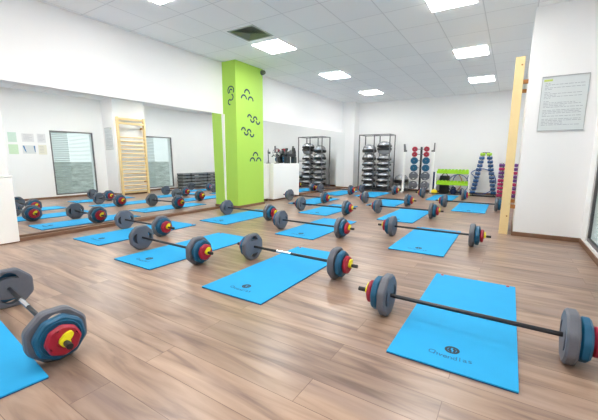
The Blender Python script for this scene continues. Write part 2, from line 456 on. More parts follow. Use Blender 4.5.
# ------------------------------------------------------------------ barbells
def outline(R, n=8, round_=0.35, ph=0.0, seg=6):
    """regular polygon with softly rounded corners"""
    P = []
    cs = [(R*math.cos(ph+2*PI*i/n), R*math.sin(ph+2*PI*i/n)) for i in range(n)]
    for i in range(n):
        p0, p1, p2 = [Vector(cs[(i+d) % n]) for d in (-1, 0, 1)]
        a = p1.lerp(p0, round_); b2 = p1.lerp(p2, round_)
        for k in range(seg):
            t_ = k/(seg-1)
            P.append(tuple((1-t_)**2*a + 2*t_*(1-t_)*p1 + t_*t_*b2))
    return P
def lens(cx, cy, half, h, bend, n=8):
    P = []
    for i in range(n+1):
        t_ = -1+2*i/n; P.append((cx+half*t_, cy+h*(1-t_*t_)**0.7 - bend*t_*t_))
    for i in range(1, n):
        t_ = 1-2*i/n; P.append((cx+half*t_, cy-h*0.55*(1-t_*t_)**0.7 - bend*t_*t_))
    return P
def plate_mesh(w, R, th, holes, n=8, ph=PI/8, bev=0.010):
    """a plate with bevelled rim; axis along local Z from 0 to th; holes are polygons"""
    bm = w.bm
    def loop(P, z): return [bm.verts.new((x, y, z)) for x, y in P]
    O = outline(R, n, 0.22, ph)
    sc = (R-bev)/R
    I = [(x*sc, y*sc) for x, y in O]
    rings = [loop(I, 0), loop(O, bev), loop(O, th-bev), loop(I, th)]
    def band(a, b2):
        k = len(a)
        for i in range(k): bm.faces.new((a[i], a[(i+1) % k], b2[(i+1) % k], b2[i]))
    for a, b2 in zip(rings, rings[1:]): band(a, b2)
    hl = [(loop(h, 0), loop(h, th)) for h in holes]
    for a, b2 in hl: band(b2, a)
    for top in (0, 1):
        es = []
        lps = [rings[3] if top else rings[0]] + [h[1] if top else h[0] for h in hl]
        for lp in lps:
            for i in range(len(lp)):
                es.append(bm.edges.get((lp[i], lp[(i+1) % len(lp)])))
        bmesh.ops.triangle_fill(bm, use_beauty=True, use_dissolve=False, edges=es)
def plate(name, R, th, x, side, holes, mat_, parent, rot, inset=None):
    w = MB(); plate_mesh(w, R, th, holes)
    if inset:     # raised hub ring on the outer face
        w.torus(inset, 0.004, 28, 6, Matrix.Translation((0, 0, th)))
    R4 = Matrix.Rotation(rot, 4, 'Z')
    # local z -> world x*side
    B = Matrix(((0, 0, side, x*side), (side, 0, 0, 0), (0, 1, 0, 0), (0, 0, 0, 1))) if side > 0 else Matrix(((0, 0, -1, -x), (1, 0, 0, 0), (0, 1, 0, 0), (0, 0, 0, 1)))
    bmesh.ops.transform(w.bm, matrix=B @ R4, verts=w.bm.verts[:])
    return w.build(name, mat_, parent, True)
RG = 0.141
def slot_pair(d, half, h, bend, n=2, a0=0.0):
    out = []
    for k in range(n):
        a = a0+2*PI*k/n
        out.append([(x*math.cos(a)-y*math.sin(a), x*math.sin(a)+y*math.cos(a)) for x, y in lens(0, d, half, h, bend)])
    return out
def make_barbell(chrome, rot):
    root = empty('barbell')
    zc = RG*math.cos(PI/8)*1.0 if False else 0.0
    MB().cyl((-0.645, 0, 0), (0.645, 0, 0), 0.0125, 16).build('bar', M['blackmetal'], root, True)
    if chrome:
        MB().cyl((-0.16, 0, 0), (0.0, 0, 0), 0.0137, 16).build('chrome_sleeve', M['chrome'], root, True)
    for s in (-1, 1):
        plate('grey_plate', RG, 0.053, 0.437, s, slot_pair(0.084, 0.056, 0.026, 0.022, 2), M['grey'], root, rot, 0.03)
        plate('blue_plate', 0.114, 0.046, 0.494, s, [], M['blue'], root, rot+0.2, 0.085)
        w_ = plate('red_plate', 0.078, 0.034, 0.546, s, slot_pair(0.058, 0.006, 0.005, 0, 4), M['red'], root, rot+0.4, 0.03)
        cb = MB()      # flat oval clip with a hub
        mt = Matrix(((0, 0, 1, 0.590*s), (1, 0, 0, 0), (0, 1, 0, 0), (0, 0, 0, 1)))
        ov = [(0.016+0.036*math.cos(2*PI*i/24), 0.010+0.019*math.sin(2*PI*i/24)) for i in range(24)]
        cb.prism(ov, -0.009, 0.009, Matrix.Translation((0, 0, 0)) @ mt @ Matrix.Rotation(0.7, 4, 'Z'))
        cb.cyl((0.582*s, 0, 0), (0.604*s, 0, 0), 0.021, 18)
        cb.build('clip', M['yellow'], root, True)
        MB().cyl((0.615*s, 0, 0), (0.655*s, 0, 0), 0.0145, 16).build('end_cap', M['black'], root, True)
    return root
ROTS = [0.0, PI/4]
flat = RG*math.cos(PI/8)     # rests on a flat of the octagon
bar_dark = make_barbell(False, PI/2+0.0)
bar_chr = make_barbell(True, 0.0)
reg(None)
BARS = [
 (-2.305, 0.705, 1, 'loaded barbell at the lower left edge, yellow clip facing the viewer'),
 (-0.146, 2.03, 0, 'nearest loaded barbell at lower right, cut off by the photo edge'),
 (-1.64, 2.46, 1, 'loaded barbell with chrome band, across the centre foreground mat'),
 (-0.78, 4.26, 0, 'loaded barbell nearest the foot of the wooden wall bars, at right'),
 (-2.90, 2.08, 0, 'loaded barbell between the leftmost one and the chrome banded one'),
 (-4.12, 2.58, 0, 'loaded barbell nearest the big mirror, on the leftmost mat beside the mirror'),
 (-3.71, 4.23, 0, 'loaded barbell standing at the green column\'s foot'),
 (-2.24, 3.80, 0, 'loaded barbell right of the one at the green column\'s foot'),
 (-2.89, 5.39, 0, 'loaded barbell behind the middle one, diagonally right of the green column'),
 (-3.94, 6.55, 0, 'loaded barbell beside the white cabinet right of the green column'),
 (-4.20, 8.58, 0, 'loaded barbell at the back left, near the white corner pilaster'),
 (-3.18, 9.25, 0, 'loaded barbell right before the rack of silver domes'),
 (-2.27, 7.14, 0, 'loaded barbell second out from the rack of silver domes'),
 (-1.55, 5.94, 0, 'loaded barbell directly behind the one nearest the wall bars'),
 (-1.41, 9.00, 0, 'loaded barbell right before the lime green dumbbell rack'),
 (-0.65, 7.50, 0, 'loaded barbell before the blue dumbbell tower, beside the wall bars'),
]
for i, (x, y, ch, lb) in enumerate(BARS):
    if i == 1: o = bar_dark
    elif i == 0: o = bar_chr
    else: o = copy_tree(bar_chr if ch else bar_dark)
    o.location = (x, y, flat+0.001)
    o.rotation_euler = (0, 0, -0.10 if i == 0 else random.uniform(-0.02, 0.02))
    if i == 5:      # plates of this one sit a little closer together
        for ch in COL.objects:
            if ch.parent == o and ('plate' in ch.name or 'clip' in ch.name):
                ch.location.x += 0.05 if min(v.co.x for v in ch.data.vertices) < 0 else -0.05
    tag(o, lb, 'barbell', 'loaded barbells on the floor')

# ------------------------------------------------------------------ mats
def make_mat():
    W, Lh, th = 0.29, 0.705, 0.012
    root = MB()
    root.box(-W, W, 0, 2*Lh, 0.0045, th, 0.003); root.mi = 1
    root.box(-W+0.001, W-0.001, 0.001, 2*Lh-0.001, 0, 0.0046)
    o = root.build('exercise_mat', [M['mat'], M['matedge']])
    # round emblem with a light S-shaped mark left open
    w = MB(); z = th
    n = 32; cx, cy = 0.0, 0.19
    for i in range(n):
        a, b2 = 2*PI*i/n, 2*PI*(i+1)/n
        ro, ri = 0.036, 0.023
        w.prism([(cx+ro*math.cos(a), cy+ro*math.sin(a)), (cx+ro*math.cos(b2), cy+ro*math.sin(b2)), (cx+ri*math.cos(b2), cy+ri*math.sin(b2)), (cx+ri*math.cos(a), cy+ri*math.sin(a))], z-0.0005, z+0.0006)
    T = Matrix.Translation((cx, cy, z))
    w.prism([(-0.022, -0.006), (-0.006, -0.022), (0.002, -0.016), (-0.008, 0.004), (-0.004, 0.02), (-0.014, 0.018)], -0.0005, 0.0006, T)
    w.prism([(0.022, 0.006), (0.006, 0.022), (-0.001, 0.012), (0.008, -0.002), (0.004, -0.02), (0.014, -0.018)], -0.0005, 0.0006, T)
    w.build('emblem', M['print'], o)
    # lettering along a shallow smile
    bm = bmesh.new()
    word = 'Chvendlas'
    tot = len(word)
    for k, chh in enumerate(word):
        u = -0.092+0.184*(k/(tot-1))
        cu = bpy.data.curves.new('letter', 'FONT'); cu.body = chh; cu.size = 0.050; cu.align_x = 'CENTER'; cu.extrude = 0.0003
        ob = bpy.data.objects.new('letter', cu); COL.objects.link(ob)
        me = bpy.data.meshes.new_from_object(ob)
        ang = u*2.4
        me.transform(Matrix.Translation((u, 0.098+1.4*u*u, th+0.0005)) @ Matrix.Rotation(ang*0.7, 4, 'Z'))
        bm.from_mesh(me)
        bpy.data.objects.remove(ob); bpy.data.curves.remove(cu); bpy.data.meshes.remove(me)
    me = bpy.data.meshes.new('lettering'); bm.to_mesh(me); bm.free(); me.materials.append(M['printfaint'])
    lo = bpy.data.objects.new('lettering', me); COL.objects.link(lo); lo.parent = o
    for s in (-1, 1):
        MB().torus(0.009, 0.0035, 18, 6, Matrix.Translation((s*0.24, 1.385, th))).build('eyelet', M['redeye'], o, True)
    return o
mat0 = make_mat(); KIDS.clear(); reg(None)
MATS = [
 (-1.724, 0.271, 1.4888, 'blue exercise mat cut by the lower left corner of the photo'),
 (-0.178, 1.60, 0.0, 'nearest blue exercise mat, at lower right, lettering clearly seen'),
 (-1.66, 1.68, 0.0, 'blue mat in the centre foreground under the chrome banded barbell'),
 (-0.80, 3.59, 0.0, 'blue exercise mat on the right, nearest the foot of the wooden wall bars'),
 (-2.94, 1.70, 0.0, 'blue mat between the leftmost mat and the centre foreground mat'),
 (-4.17, 1.88, 0.0, 'leftmost blue exercise mat on the floor beside the big mirror'),
 (-3.84, 3.56, 0.0, 'blue exercise mat lying at the green column\'s foot'),
 (-2.28, 3.47, 0.0, 'blue exercise mat right of the one at the green column\'s foot'),
 (-2.95, 5.10, 0.0, 'blue exercise mat behind the middle one, diagonally right of the green column'),
 (-3.83, 6.05, 0.0, 'blue exercise mat beside the white cabinet right of the green column'),
 (-4.15, 8.10, 0.0, 'blue exercise mat at the back left, near the white corner pilaster'),
 (-3.22, 8.28, 0.0, 'blue exercise mat right before the rack of silver domes'),
 (-2.29, 6.78, 0.0, 'blue exercise mat second out from the rack of silver domes'),
 (-1.52, 5.26, 0.0, 'blue exercise mat directly behind the one nearest the wall bars'),
 (-1.43, 8.52, 0.0, 'blue exercise mat right before the lime green dumbbell rack'),
 (-0.63, 6.97, 0.0, 'blue exercise mat before the blue dumbbell tower, left of the wall bars'),
]
for i, (x, y, rz, lb) in enumerate(MATS):
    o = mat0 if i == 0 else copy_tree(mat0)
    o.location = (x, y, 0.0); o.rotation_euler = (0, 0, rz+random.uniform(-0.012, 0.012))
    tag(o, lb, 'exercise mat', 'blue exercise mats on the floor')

# ------------------------------------------------------------------ wall bars on the pillar
wb = tag(empty('wall_bars', (PIL[0], 5.2, 0)), 'tall pale wooden wall bars fixed to the white pillar on the right', 'wall bars')
LW, LH = 0.84, 2.27
for (y0, y1) in ((0, 0.045), (LW-0.045, LW)):
    u = MB().box(-0.16, -0.057, y0, y1, 0.0, LH, 0.004)
    o = u.build('upright', M['wood'], wb)
zs = [0.16+0.118*k for k in range(14)]+[1.86]
for z in zs[:-1]:
    MB().cyl((-0.105, 0.04, z), (-0.105, LW-0.04, z), 0.017, 12).build('rung', M['wood'], wb, True)
MB().box(-0.16, -0.12, 0.045, LW-0.045, 2.06, 2.12, 0.008).build('top_rung', M['wood'], wb)
MB().box(-0.11, -0.07, 0.045, LW-0.045, 2.19, 2.25, 0.004).build('top_rail', M['wood'], wb)
MB().box(-0.11, -0.07, 0.045, LW-0.045, 0.05, 0.10, 0.004).build('bottom_rail', M['wood'], wb)
for z in (0.35, 1.95):
    for y0 in (0.05, LW-0.09):
        MB().box(-0.08, -0.0005, y0, y0+0.04, z, z+0.05, 0.004).build('wall_bracket', M['hoopbrown'], wb)
for z in (2.17, 0.25):
    MB().cyl((-0.085, -0.004, z), (-0.085, 0.0, z), 0.010, 12).build('screw', M['hoopbrown'], wb)

# ------------------------------------------------------------------ notice board on the pillar's near face
nb = tag(empty('notice_board', (0.45, PIL[1], 1.67)), 'large framed notice with small print on the white pillar at right', 'notice')
w = MB().box(-0.225, 0.225, -0.006, 0, -0.315, 0.31, 0.002); w.mi = 1
for r_ in range(30):
    z = 0.235-r_*0.0175
    x = -0.19
    if r_ % 6 == 5: continue
    while x < 0.17:
        l = random.uniform(0.012, 0.05)
        w.box(x, min(x+l, 0.19), -0.0068, -0.0058, z, z+0.006)
        x += l+0.008
        if random.random() < 0.06: break
w.mi = 2
w.box(-0.205, -0.12, -0.0068, -0.0058, 0.262, 0.285)
w.build('notice_sheet', [M['paper'], M['ink'], M['inklime']], nb)
w = MB()
w.box(-0.225, 0.225, -0.014, 0, 0.310, 0.320); w.box(-0.225, 0.225, -0.014, 0, -0.325, -0.315)
w.box(-0.225, -0.219, -0.009, 0, -0.31, 0.31); w.box(0.219, 0.225, -0.009, 0, -0.31, 0.31)
w.build('notice_frame', M['vent'], nb)

# six sheets on the right wall near the near window (seen in the mirror)
def sheet(y, z, w_, h_, m_, label, pr):
    k = MB().box(-0.004, 0, -w_/2, w_/2, -h_/2, h_/2); k.mi = 1
    if pr == 'lines':
        for i in range(5): k.box(-0.0048, -0.0038, -w_*0.38, w_*random.uniform(0.1, 0.38), h_*(0.32-0.15*i), h_*(0.32-0.15*i)+0.006)
    elif pr == 'picture':
        T = Matrix(((0, 0, -1, 0), (1, 0, 0, 0), (0, 1, 0, 0), (0, 0, 0, 1))); k.mi = 2
        k.prism([(-w_*0.48, h_*0.45), (-w_*0.36, h_*0.45), (-w_*0.22, -h_*0.4), (-w_*0.34, -h_*0.2)], 0.0035, 0.005, T)
        k.prism([(w_*0.48, h_*0.45), (w_*0.36, h_*0.45), (w_*0.42, -h_*0.3), (w_*0.48, -h_*0.3)], 0.0035, 0.005, T)
    root = k.build('wall_sheet', [M[m_], M['ink'], M['inkblue']], loc=(XR-0.0005, y, z))
    return tag(root, label, 'sheet', 'paper sheets on the wall, seen in the mirror')
for a in ((3.00, 1.62, 0.17, 0.24, 'papergreen', 'mint sheet, top left of the six papers seen in the mirror', ''),
          (3.32, 1.62, 0.25, 0.21, 'papergrey', 'grey sheet, top middle of the six papers seen in the mirror', 'lines'),
          (3.61, 1.62, 0.18, 0.23, 'papergrey', 'grey sheet, top right of the six papers seen in the mirror', 'lines'),
          (3.00, 1.32, 0.19, 0.24, 'paperlime', 'pale green sheet, bottom left of the six papers seen in the mirror', ''),
          (3.32, 1.32, 0.27, 0.21, 'paper', 'white sheet with dark blue strokes among the six papers in the mirror', 'picture'),
          (3.61, 1.32, 0.18, 0.25, 'papercream', 'cream sheet, bottom right of the six papers seen in the mirror', 'lines')):
    sheet(*a)

# ------------------------------------------------------------------ white pieces along the mirror wall
r = tag(empty('radiator_cover', (XL+0.016, 0.55, 0)), 'low white boxed cover at the left edge, beside the big mirror', 'radiator cover')
MB().box(0, 0.045, 0, 0.92, 0.012, 0.765, 0.006).build('casing', M['white'], r)
MB().box(0, 0.05, -0.005, 0.925, 0.765, 0.785, 0.004).build('cover_top', M['white'], r)
MB().box(0.002, 0.03, 0.02, 0.90, 0, 0.012).build('plinth', M['skirt'], r)

r = tag(empty('panel_radiator', (XL+0.046, 5.76, 0)), 'white ribbed panel between the green column and the white cabinet', 'radiator')
w = MB()
for k in range(7): w.box(0.01, 0.085, 0.0+k*0.065, 0.052+k*0.065, 0.06, 0.85, 0.01)
w.build('rib', M['white'], r)
MB().box(0.0, 0.06, 0, 0.445, 0.08, 0.83).build('core', M['papercream'], r)
for y0 in (0.03, 0.38): MB().box(0.02, 0.06, y0, y0+0.03, 0, 0.08).build('foot', M['skirt'], r)

r = tag(empty('cabinet', (XL+0.05, 6.24, 0)), 'plain white low cabinet against the mirror right of the green column', 'cabinet')
MB().box(0, 0.17, 0, 1.12, 0.035, 0.865, 0.005).build('body', M['white'], r)
MB().box(0.01, 0.15, 0.02, 1.10, 0, 0.035).build('plinth', M['skirt'], r)
MB().box(0.17, 0.178, 0.012, 1.108, 0.045, 0.855, 0.002).build('door_panel', M['white'], r)

fan = tag(empty('desk_fan', (-4.745, 6.50, 0.867), -0.75), 'small grey round wire-cage fan on the white cabinet, left of the dark gear', 'fan')
MB().lathe([(0, 0), (0.06, 0), (0.06, 0.012), (0.018, 0.022), (0.011, 0.09), (0.011, 0.20), (0, 0.20)], 20).build('stand', M['steel'], fan, True)
RX = Matrix.Translation((0, 0, 0.255)) @ Matrix.Rotation(PI/2, 4, 'Y')
w = MB()
w.torus(0.095, 0.006, 30, 6, RX)
for k in (0.035, 0.065): w.torus(k, 0.003, 24, 5, RX @ Matrix.Translation((0, 0, 0.012)))
for k in range(10):
    a = 2*PI*k/10; w.tube([(0.012, 0, 0.255), (0.0, 0.093*math.cos(a), 0.255+0.093*math.sin(a))], 0.0025, 5)
w.build('cage', M['steel'], fan, True)
MB().cyl((-0.05, 0, 0.255), (0.0, 0, 0.255), 0.026, 16).build('motor', M['steel'], fan, True)
w = MB()
for k in range(3):
    a = 2*PI*k/3
    w.box(-0.002, 0.002, -0.02, 0.02, 0.02, 0.08, 0, Matrix.Translation((0.005, 0, 0.255)) @ Matrix.Rotation(a, 4, 'X') @ Matrix.Rotation(0.4, 4, 'Z'))
w.build('fan_blade', M['white'], fan)

gs = tag(empty('gear_stand', (-4.745, 7.03, 0.867)), 'dark jumble of gear on two short posts, on top of the white cabinet', 'gear')
for y0 in (-0.16, 0.14):
    MB().box(-0.05, 0.05, y0, y0+0.13, 0, 0.16, 0.012).build('post', M['stepdark'], gs)
MB().box(-0.06, 0.06, -0.19, 0.24, 0.16, 0.24, 0.02).build('body', M['black'], gs)
MB().cyl((-0.03, 0.0, 0.27), (0.05, 0.0, 0.27), 0.06, 18).build('dial', M['steel'], gs, True)
w = MB(); w.prism([(0.10, 0.24), (0.26, 0.24), (0.24, 0.30), (0.20, 0.385), (0.17, 0.30)], -0.04, 0.04, Matrix(((0, 0, 1, 0), (1, 0, 0, 0), (0, 1, 0, 0), (0, 0, 0, 1))))
w.build('fin', M['blackmetal'], gs)
w = MB(); w.tube([(0.02, -0.19, 0.22), (0.03, -0.30, 0.20), (0.03, -0.36, 0.16)], 0.012, 8); w.build('arm', M['black'], gs, True)

# ------------------------------------------------------------------ rack of balance trainers
RXc, RYf, RYb = -3.62, 10.02, 10.54
rack = tag(empty('trainer_rack', (RXc, RYf, 0)), 'tall grey metal rack holding silver domed balance trainers, back wall', 'rack')
xs = (-0.485, 0.0, 0.485)
for x in xs:
    for y in (0, RYb-RYf):
        MB().box(x-0.014, x+0.014, y-0.014, y+0.014, 0, 1.73).build('rack_post', M['steel'], rack)
for z in (0.06, 1.72):
    w = MB()
    for y in (0, RYb-RYf): w.box(-0.485, 0.485, y-0.012, y+0.012, z-0.012, z+0.012)
    for x in xs: w.box(x-0.012, x+0.012, 0, RYb-RYf, z-0.012, z+0.012)
    w.build('rack_rail', M['steel'], rack)
MB().box(0.475, 0.497, 0.012, RYb-RYf-0.012, 0.88, 0.90).build('side_rail', M['steel'], rack)
w = MB(); w.box(-0.47, 0.47, 0.015, RYb-RYf-0.01, 0.072, 0.082); w.build('rack_floor', M['blackmetal'], rack)

def make_trainer():
    root = empty('balance_trainer')
    R = 0.219
    MB().lathe([(0, 0), (R-0.03, 0), (R, 0.012), (R+0.006, 0.035), (R, 0.06), (R-0.015, 0.068), (0, 0.068)], 36).build('platform', M['black'], root, True)
    prof = [(R-0.012, 0.06)]+[((R-0.016)*math.cos(a)**0.8, 0.068+0.100*math.sin(a)) for a in [PI/2*k/9 for k in range(1, 9)]]+[(0, 0.168)]
    MB().lathe(prof, 36).build('dome', M['dome'], root, True)
    return root
tr0 = make_trainer(); KIDS.clear(); reg(None)
ORD = ['lowest', 'second from the bottom', 'third from the bottom', 'fourth from the bottom', 'fifth from the bottom', 'sixth from the bottom', 'seventh from the bottom', 'topmost']
first = [True]
def trainer(loc, label, rx=0, ry=0, grp='balance trainers stacked in the rack', sc=1.0):
    if first[0]: o = tr0; first[0] = False
    else: o = copy_tree(tr0)
    o.location = loc; o.rotation_euler = (rx, ry, random.uniform(0, 6)) if not (rx or ry) else (rx, ry, 0)
    o.scale = (1, 1, sc)
    return tag(o, label, 'balance trainer', grp)
for bay, x, hs in (('left', RXc-0.2425, (1, 1, 1, 1, 1, 1.4, 1.55)), ('right', RXc+0.2425, (1, 1, 1, 1, 1, 1, -1.3, 1.1))):
    z = 0.083
    for k, sc in enumerate(hs):
        flip = sc < 0; hgt = 0.168*abs(sc)
        trainer((x, RYf+0.26, z+hgt if flip else z), 'silver domed black balance trainer in the %s bay of the rack, %s' % (bay, 'topmost' if k == len(hs)-1 else ORD[k]), rx=PI if flip else 0, sc=abs(sc))
        z += hgt+0.004
# two loose ones right of the rack
trainer((-2.885, 10.55, 0.001), 'silver balance trainer on the floor right of the rack, underneath another', grp='balance trainers loose beside the rack', sc=1.35)
trainer((-2.875, 10.54, 0.26), 'silver balance trainer right of the rack, lying on another', rx=0.0, ry=-0.10, grp='balance trainers loose beside the rack', sc=1.5)

# ------------------------------------------------------------------ plate rack
px = -2.255; PY = 10.22
pr = tag(empty('plate_rack', (px, PY, 0)), 'white weight rack with dark centre post holding coloured plates, back wall', 'weight rack')
for s, x in ((-1, -0.48), (1, 0.33)):
    MB().box(x-0.03, x+0.03, -0.03, 0.03, 0, 1.2, 0.005).build('side_post', M['white'], pr)
    w = MB()
    w.prism([(-0.07*s-0.01, 0.0), (0.02*s, 0.0), (0.02*s+0.015*s, 0.23), (-0.01*s, 0.23), (-0.035*s, 0.06), (-0.07*s-0.01, 0.05)] if s < 0 else [(-0.05, 0.0), (0.04, 0.0), (0.04, 0.25), (0.015, 0.25), (0.005, 0.05), (-0.05, 0.04)],
            -0.03, 0.03, Matrix(((1, 0, 0, x), (0, 0, -1, 0), (0, 1, 0, 1.2), (0, 0, 0, 1))))
    w.build('bar_hook', M['steel'], pr)
    MB().box(x-0.03, x+0.03, -0.16, 0.06, 0, 0.035, 0.005).build('rack_foot', M['white'], pr)
MB().box(-0.025, 0.025, -0.03, 0.03, 0.035, 1.34, 0.004).build('centre_post', M['blackmetal'], pr)
MB().box(-0.45, 0.30, -0.02, 0.02, 0.04, 0.08, 0.003).build('base_rail', M['blackmetal'], pr)
PL = [(1.275, 0.078, 'red', 'small red', 'upper'), (1.125, 0.078, 'red', 'small red', 'lower'), (0.945, 0.106, 'blue', 'blue', 'upper'), (0.735, 0.106, 'blue', 'blue', 'lower'), (0.505, 0.13, 'grey', 'large grey', 'upper'), (0.235, 0.13, 'grey', 'large grey', 'lower')]
pm = {}
for z, R, c, nm, ul in PL:
    w = MB(); w.box(-0.20, 0.20, -0.045, -0.03, z-0.008, z+0.008)
    for s in (-1, 1): w.cyl((0.165*s, -0.03, z), (0.165*s, -0.17, z), 0.011, 10)
    w.build('peg', M['steel'], pr)
    for s, side in ((-1, 'left'), (1, 'right')):
        if c not in pm:
            w = MB(); plate_mesh(w, R, 0.075, ([[(0.013*math.cos(2*PI*i/14), 0.013*math.sin(2*PI*i/14)) for i in range(14)]] + (slot_pair(0.08, 0.045, 0.018, 0.018, 2) if c == 'grey' else [])))
            w.torus(R*0.72, 0.004, 28, 6, Matrix.Translation((0, 0, 0.075)))
            bmesh.ops.transform(w.bm, matrix=Matrix.Rotation(PI/2, 4, 'X'), verts=w.bm.verts[:])
            o = w.build('weight_plate', M[c], None, True); pm[c] = o
        else:
            o = pm[c].copy(); COL.objects.link(o)
        o.location = (px+0.165*s, PY-0.06, z)
        o.rotation_euler = (0, random.uniform(-0.3, 0.3), 0)
        tag(o, '%s weight plate on the %s %s peg, %s side of the rack' % (nm, ul, c, side), 'weight plate', 'plates on the weight rack')
rl = tag(MB().cyl((0, 0, 0), (0, 0, 0.62), 0.065, 24).build('foam_roller', M['navy'], None, True, loc=(-1.90, 10.5, 0)), 'dark blue upright roll between the weight rack and the lime rack', 'foam roller')

# ------------------------------------------------------------------ lime dumbbell rack
GX0, GX1, GY = -1.815, -0.945, 10.26
gr = tag(empty('dumbbell_rack', ((GX0+GX1)/2, GY, 0)), 'low white rack with two rows of lime green dumbbells, back wall', 'dumbbell rack')
hw = (GX1-GX0)/2
for s in (-1, 1):
    MB().box(s*hw-0.022, s*hw+0.022, -0.072, -0.03, 0.03, 0.72, 0.004).build('rack_post', M['white'], gr)
    MB().box(s*hw-0.022, s*hw+0.022, -0.10, 0.11, 0, 0.03, 0.004).build('rack_foot', M['white'], gr)
for z in (0.30, 0.62):
    MB().box(-hw+0.0225, hw-0.0225, -0.06, 0.10, z, z+0.02, 0.003).box(-hw+0.0225, hw-0.0225, -0.068, -0.06, z-0.03, z+0.045, 0.002).build('shelf', M['lime'], gr)
def dumbbell(mat_, R=0.04, Lh=0.075, hr=0.42, name='dumbbell'):
    """hex-headed dumbbell, axis along Y, resting on z=0"""
    w = MB(); zc = R*math.cos(PI/6)
    hx = [(R*math.cos(PI/3*i), R*math.sin(PI/3*i)) for i in range(6)]
    B = Matrix(((1, 0, 0, 0), (0, 0, -1, 0), (0, 1, 0, zc), (0, 0, 0, 1)))
    for a, b2 in ((Lh-0.045, Lh), (-Lh, -Lh+0.045)):
        w.prism(hx, a, b2, B)
        w.prism([(x*0.8, y*0.8) for x, y in hx], a-0.006, b2+0.006, B)
    w.cyl((0, -Lh+0.04, zc), (0, Lh-0.04, zc), R*hr, 10)
    return w.build(name, mat_, None)
ld = None
n = 9
NUM = ['first', 'second', 'third', 'fourth', 'fifth', 'sixth', 'seventh', 'eighth', 'ninth', 'tenth', 'eleventh']
for row, z in (('lower', 0.32), ('upper', 0.64)):
    for k in range(n):
        if ld is None: o = ld = dumbbell(M['lime'], 0.042, 0.075)
        else: o = ld.copy(); COL.objects.link(o)
        o.location = ((GX0+GX1)/2-0.36+0.09*k, GY+0.025, z+0.002)
        tag(o, 'lime green dumbbell in the low rack\'s %s row, %s from the left' % (row, NUM[k]), 'dumbbell', 'lime dumbbells on the low rack')
# hoops leaning on the wall behind the rack
def hoop(name, x, R, m_, label, lean, gap=0.0):
    z = R*math.cos(lean)
    o = MB().torus(R, 0.012, 44, 8).build(name, m_, None, True)
    o.location = (x, YB-0.016-gap-R*math.sin(lean), z+0.012); o.rotation_euler = (PI/2-lean, 0, 0)
    return tag(o, label, 'hoop', 'hoops leaning on the back wall')
hoop('hoop', -1.50, 0.31, M['hoopbrown'], 'orange-brown hoop leaning behind the left part of the lime green rack', 0.03)
hoop('hoop', -1.12, 0.31, M['hoopblue'], 'blue hoop leaning behind the right part of the lime green rack', 0.03, 0.045)
hoop('hoop', -1.28, 0.27, M['hoopblue'], 'smaller blue hoop between the two larger hoops behind the lime rack', 0.03, 0.08)
hoop('hoop', -0.70, 0.36, M['hoopblue'], 'blue hoop leaning behind the blue dumbbell tower', 0.03)
o = MB().sphere((0, 0, 0.075), 0.075, (1.15, 1.15, 1.0)).build('exercise_ball', M['ballyellow'], None, True, loc=(-1.80, 10.03, 0.0))
tag(o, 'yellow ball on the floor at the left foot of the lime green rack', 'ball')
bag = tag(empty('gym_bag', (-1.62, 10.53, 0)), 'black bag standing behind the left end of the lime green rack', 'bag')
MB().box(-0.13, 0.13, -0.08, 0.08, 0, 0.52, 0.03).build('bag_body', M['black'], bag)
w = MB(); w.torus(0.07, 0.01, 16, 6, Matrix.Translation((0, 0, 0.515)) @ Matrix.Rotation(PI/2, 4, 'X'), 0, PI); w.build('bag_handle', M['black'], bag, True)
for (x, y, lb, sz) in ((-1.36, 10.47, 'large dark blue kettlebell under the middle of the lime green rack', 0.085), (-1.13, 10.47, 'smaller dark blue kettlebell under the right of the lime green rack', 0.07)):
    kb = tag(empty('kettlebell', (x, y, 0)), lb, 'kettlebell', 'kettlebells under the lime green rack')
    MB().lathe([(0, 0), (sz*0.7, 0), (sz, sz*0.6), (sz, sz*1.2), (sz*0.6, sz*1.85), (0, sz*2.0)], 24).build('bell', M['navy'], kb, True)
    w = MB(); w.torus(sz*0.62, sz*0.17, 18, 8, Matrix.Translation((0, 0, sz*1.75)) @ Matrix.Rotation(PI/2, 4, 'X'), 0, PI); w.build('grip', M['navy'], kb, True)

# ------------------------------------------------------------------ A-shaped blue dumbbell tower
AY = 10.25
at_ = tag(empty('dumbbell_tower', (-0.60, AY, 0)), 'black A-shaped tower with blue dumbbells up both legs by the back wall', 'dumbbell tower')
legs = {'left': ((-0.245, 0.03), (-0.064, 1.15)), 'right': ((0.255, 0.03), (0.064, 1.15))}
for s, (p, q) in legs.items():
    for y in (0.06, 0.082):
        MB().cyl((p[0], y, p[1]), (q[0], y, q[1]), 0.010, 8).build('tower_leg', M['blackmetal'], at_, True)
MB().box(-0.09, 0.09, 0.04, 0.09, 1.145, 1.18, 0.006).build('tower_cap', M['black'], at_)
MB().box(-0.30, 0.31, -0.07, 0.095, 0, 0.03, 0.004).build('tower_base', M['black'], at_)
N_ = 11
pos = {}
for s, (p, q) in legs.items():
    for k in range(N_):
        t_ = (k+0.35)/N_; x = p[0]+(q[0]-p[0])*t_; z = p[1]+(q[1]-p[1])*t_
        MB().box(x-0.04, x+0.04, -0.045, 0.065, z, z+0.006).build('cradle', M['black'], at_)
        pos[(s, k)] = (x, z+0.006)
bd = gd = None
for (s, k), (x, z) in pos.items():
    lime = k == N_-1
    if lime:
        if gd is None: o = gd = dumbbell(M['lime'], 0.043, 0.056, 0.72)
        else: o = gd.copy(); COL.objects.link(o)
    else:
        if bd is None: o = bd = dumbbell(M['dblue'], 0.047, 0.058, 0.76)
        else: o = bd.copy(); COL.objects.link(o)
    o.location = (-0.60+x, AY, z+0.001); o.rotation_euler = (0, 0, PI/2)
    tag(o, '%s dumbbell on the %s leg of the A-shaped tower, %s from the bottom' % ('lime green' if lime else 'blue', s, NUM[k]), 'dumbbell', 'dumbbells on the A-shaped tower')

